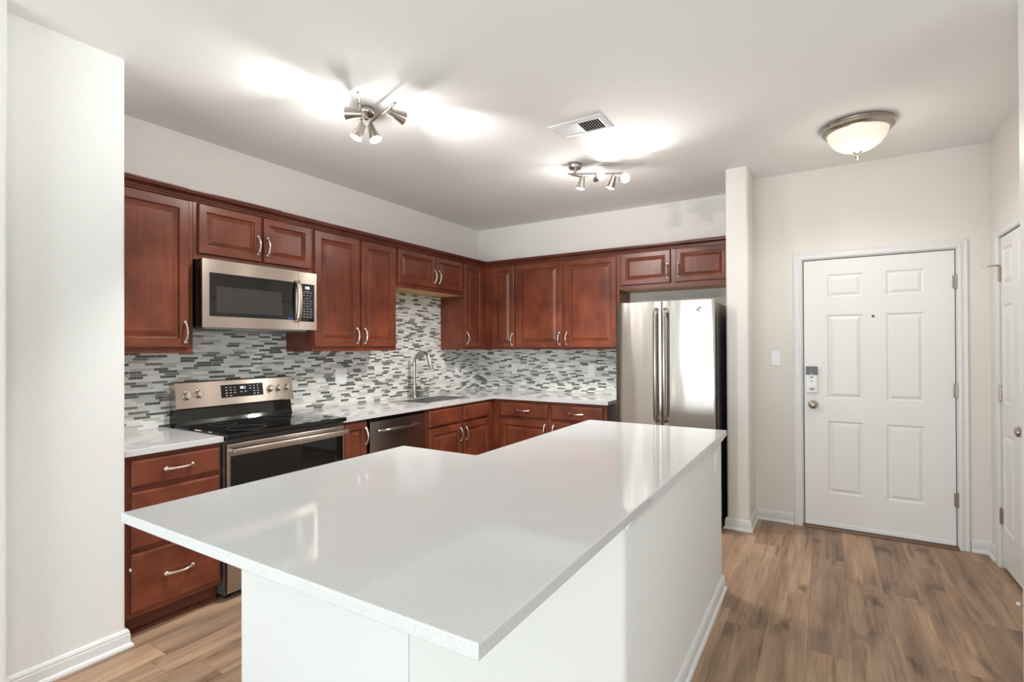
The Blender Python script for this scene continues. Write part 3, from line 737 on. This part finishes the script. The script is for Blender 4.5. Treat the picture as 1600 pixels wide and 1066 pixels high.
# ------------------------------------------------------------------ refrigerator
fg = thing('refrigerator', 'stainless steel french-door refrigerator beside the white pillar', 'refrigerator', (2.378, -.45, 0))
FXL, FXR, FFY = 1.992, 2.764, -.870
box(FXL+.006, FXR-.006, -.790, -.06, .03, 1.735, .006).build('body', M['fridgeside'], fg, 'dark gray painted cabinet')
def bowdoor(a0, a1, z0, z1, name):
    n = 12; rings = []
    mid = (FXL+FXR)/2; hw = (FXR-FXL)/2
    top = []
    for k in range(n+1):
        x = a0+(a1-a0)*k/n; e_ = min(x-a0, a1-x); y = FFY + .010*((x-mid)/hw)**2 + (.006*(1-min(e_/.010, 1))**2)
        top.append((x, y))
    poly = top + [(a1, -.796), (a0, -.796)]
    return MB().rings([[Vector((x, y, z)) for x, y in poly] for z in (z0, z1)], smooth=True).build(name, M['steelv'], fg, auto=30)
dl = bowdoor(FXL, 2.3645, .71, 1.754, 'door'); drr = bowdoor(2.3700, FXR, .71, 1.754, 'door')
fz = bowdoor(FXL, FXR, .09, .700, 'freezer_drawer')
for par, x in ((dl, 2.333), (drr, 2.402)):
    h = MB().tube([(x, FFY-.020, 1.690), (x, FFY-.048, 1.672), (x, FFY-.056, 1.60), (x, FFY-.062, 1.25), (x, FFY-.056, .90), (x, FFY-.048, .832), (x, FFY-.020, .815)], .0155, 14)
    h.build('handle', M['nickel'], par)
    for z in (1.672, .832): MB().tube([(x, FFY+.004, z), (x, FFY-.050, z)], .013, 12).build('handle_mount', M['chrome'], par)
MB().tube([(2.03, FFY-.005, .63), (2.06, FFY-.05, .635), (2.70, FFY-.05, .635), (2.73, FFY-.005, .63)], .014, 12).build('handle', M['steel'], fz)
emblem(BACK(FFY+.0055), 2.653, 1.682, .0, .019, drr)
for x in (FXL+.02, FXR-.07): box(x, x+.05, -.80, -.70, 1.736, 1.760, .006).build('hinge_cover', M['dgray'], fg)
box(FXL+.02, FXR-.02, -.785, -.70, .0, .085, .004).build('toe_grille', M['black'], fg)

# ------------------------------------------------------------------ island
IX0, IX1, IX2, IY0, IY1, IY2 = 1.679, 2.121, 2.975, -4.213, -3.022, -1.734
tag(slab(MB(), [(IX0, IY0), (IX2, IY0), (IX2, IY2), (IX1, IY2), (IX1, IY1), (IX0, IY1)], .884, .914, .003).build('island_countertop', M['quartz'], weld=False),
    'large stepped white quartz countertop on the island in the foreground', 'countertop')
isl = thing('kitchen_island', 'white island base with textured half wall under the big countertop', 'island', (2.4, -2.9, 0))
HX, HY0, HY1 = 2.952, -3.425, -1.765
PX, PY = 2.510, -3.877                        # where the smooth end panel meets the angled half wall
def fillet(P, r, which):
    out = []
    for i, p in enumerate(P):
        p = Vector(p)
        if i not in which: out.append(p); continue
        a = (Vector(P[i-1])-p).normalized(); b = (Vector(P[(i+1) % len(P)])-p).normalized()
        for k in range(7):
            t = k/6; out.append((p+a*r)*(1-t)**2 + p*2*t*(1-t) + (p+b*r)*t*t)
    return out
foot = fillet([(PX, PY), (HX, HY0), (HX, HY1), (2.16, HY1), (2.16, -3.04), (PX, -3.04)], .018, (1, 2))
MB().rings([[Vector((q.x, q.y, z)) for q in foot] for z in (0, .8835)]).build('half_wall', M['cool'], isl, 'textured white drywall half wall with an angled corner')
box(1.735, PX-.0005, PY-.004, -3.035, 0, .8835, .003).build('end_panel', M['trim'], isl, 'smooth white end panel')
IP = [(2.9, HY1), (HX, HY1), (HX, HY0), (PX+.01, PY+.01)]
sweep(MB(), IP[:3], [(0, .855), (.004, .855), (.010, .862), (.012, .872), (.020, .878), (.020, .8835), (0, .8835)], FLOORP).build('top_molding', M['trim'], isl, weld=False)
sweep(MB(), IP, BASEP, FLOORP).build('baseboard', M['trim'], isl, weld=False)
plate(Fr((HX, 0, 0), (0, 1, 0), (1, 0, 0)), -1.97, .775, .072, .115, 'wall_outlet', 'white outlet on the island half wall under the countertop end', 'outlet', 'socket')

# ------------------------------------------------------------------ ceiling fixtures
def head(root, top, d, power, aim=None, size=80, blend=.6):
    """a bell-shaped spot head on a short stem"""
    top = Vector(top); d = Vector(d).normalized(); piv = top - Vector((0, 0, .040))
    a = piv - d*.012
    hd_ = MB().lathe([(.012, -.010), (.019, -.006), (.0205, .004), (.021, .018), (.036, .084), (.0345, .084), (.018, .02)], a, d, 24, caps=True).build('spot_head', M['nickel'], root)
    MB().tube([top, piv], .0045, 10).build('stem', M['nickel'], hd_)
    MB().lathe([(.003, .030), (.026, .050), (.0305, .072), (.029, .0785), (.001, .0800)], a, d, 20).build('bulb', M['bulb'], hd_)
    spot_light('spot_lamp', a + d*.092, aim or d, power, size, blend)
    if d.z < -.5:                               # added fill lamp just below the bulb, lifts upper walls and ceiling
        pl = bpy.data.lights.new('bulb_fill', 'POINT'); pl.energy = 4.6; pl.color = (1, .97, .94); pl.shadow_soft_size = .024
        po = bpy.data.objects.new('bulb_fill', pl); COL.objects.link(po); po.location = a + d*.112
def track(label, canopy, bars, heads):
    root = thing('track_light', label, 'ceiling light', (canopy[0], canopy[1], H), 'spot track lights on the ceiling')
    MB().lathe([(.046, -.0), (.048, -.006), (.048, -.028), (.043, -.036), (.012, -.036), (.012, -.062), (.002, -.064)], (canopy[0], canopy[1], H), n=32).build('canopy', M['nickel'], root)
    for i, (p, q) in enumerate(bars):
        z = H-.062-.010*i
        MB().tube([(p[0], p[1], z), (q[0], q[1], z)], .0062, 12).build('bar', M['nickel'], root)
    for (b, s, d, *lamp) in heads:
        p, q = bars[b]; z = H-.062-.010*b
        head(root, (p[0]+(q[0]-p[0])*s, p[1]+(q[1]-p[1])*s, z), d, *lamp)
track('nickel track light with four spot heads above the range end of the island', (1.245, -2.858),
      [((1.530, -2.918), (1.225, -2.813)), ((1.460, -3.112), (1.195, -2.845))],
      [(0, .13, (.32, .90, -.14), 46, (.08, 1.0, .02), 80, 1), (0, .93, (.36, .12, -.92), 76, None, 145), (1, .42, (-.92, -.36, .10), 26, (-.50, -.86, .02), 84, 1), (1, .86, (-.28, -.32, -.90), 62, (-.46, -.26, -.84), 60)])
track('nickel track light with four spot heads between vent and back-wall cabinets', (1.885, -1.415),
      [((1.820, -1.410), (2.180, -1.203)), ((1.830, -1.425), (1.945, -1.255))],
      [(0, .26, (-.22, .02, -1), 72, None, 122), (0, .52, (.75, -.62, .02), 38, (.62, -.76, .02), 92, 1), (0, .82, (-.34, -.04, -1), 62, None, 112), (0, .97, (.62, -.70, -.25), 17, (.75, -.66, .02), 80, 1)])

fl = thing('flush_ceiling_light', 'round frosted glass flush ceiling light in the entry near the front door', 'ceiling light', (3.640, -1.115, H))
C0 = (3.640, -1.115, H)
MB().lathe([(.139, 0), (0.1813, -.001), (0.1887, -.010), (0.1850, -.018), (0.1905, -.024), (0.1887, -.038), (0.1758, -.050), (0.1646, -.054), (0.1610, -.046)], C0, n=56).build('ring', M['nickel'], fl, 'brushed nickel ring')
MB().lathe([(0.1628, -.046), (0.1591, -.062), (0.1462, -.094), (0.1221, -.126), (0.0888, -.150), (0.0481, -.165), (0.0093, -.170)], C0, n=56).build('glass_bowl', M['frost'], fl, 'lit frosted white glass bowl')
MB().lathe([(0.0240, -.166), (0.0250, -.172), (0.0139, -.178), (0.0083, -.184), (0.0130, -.192), (0.0139, -.199), (0.0083, -.207), (0.0046, -.211), (0.0065, -.216), (0.0009, -.220)], C0, n=24).build('finial', M['nickel'], fl)
pl = bpy.data.lights.new('bowl_lamp', 'POINT'); pl.energy = 2.2; pl.color = (1, .92, .82); pl.shadow_soft_size = .08
po = bpy.data.objects.new('bowl_lamp', pl); COL.objects.link(po); po.location = (C0[0], C0[1], H-.30)
spot_light('bowl_downlight', (C0[0], C0[1], H-.24), (0, 0, -1), 13, 165, .6, (1, .95, .88), .1)

vt = thing('ceiling_vent', 'white rectangular ceiling air vent with half its louvers open', 'vent', (2.18, -1.985, H))
VX0, VX1, VY0, VY1 = 2.006, 2.356, -2.092, -1.881
f_ = MB(); zv = H
prof = [(0, 0), (0, -.004), (.026, -.011), (.030, -.011), (.030, 0)]
sweep(f_, [(VX0, VY0), (VX1, VY0), (VX1, VY1), (VX0, VY1)], prof, lambda q, h: Vector((q.x, q.y, zv+h)), closed=True)
# close the mitred ring
n_ = len(prof)
def _ring(pt, sx, sy): return [Vector((pt[0]+sx*d, pt[1]+sy*d, zv+h)) for d, h in prof]
a_ = _ring((VX0, VY1), 1, -1); b_ = _ring((VX0, VY0), 1, 1)
f_.add(a_+b_, [[k, (k+1) % n_, n_+(k+1) % n_, n_+k] for k in range(n_)])
f_.build('frame', M['plastic'], vt, weld=False)
box(VX0+.03, VX1-.03, VY0+.03, VY1-.03, H-.0012, H-.0004).build('duct_shade', M['shadow'], vt, 'flat black sheet painted as the shade behind the louvers')  # black sheet under the solid ceiling stands in for the duct's shade
box(2.183, 2.191, VY0+.028, VY1-.028, H-.011, H-.002, .001).build('divider', M['plastic'], vt)
for k in range(18):
    x = VX0+.036 + k*.0165
    if abs(x-2.187) < .008: continue
    tl = .62 if x < 2.187 else -.78
    dx, dz = .0065*cos(tl)*(1.35 if x < 2.187 else .85), .0065*sin(tl)
    v = [(x-dx, VY0+.029, H-.006-dz*.7), (x+dx, VY0+.029, H-.006+dz*.7), (x+dx, VY1-.029, H-.006+dz*.7), (x-dx, VY1-.029, H-.006-dz*.7)]
    v2 = [(p[0], p[1], p[2]-.0009) for p in v]
    MB().add(v+v2, [[0, 1, 2, 3], [4, 5, 6, 7], [0, 1, 5, 4], [1, 2, 6, 5], [2, 3, 7, 6], [3, 0, 4, 7]]).build('louver', M['plastic'], vt)
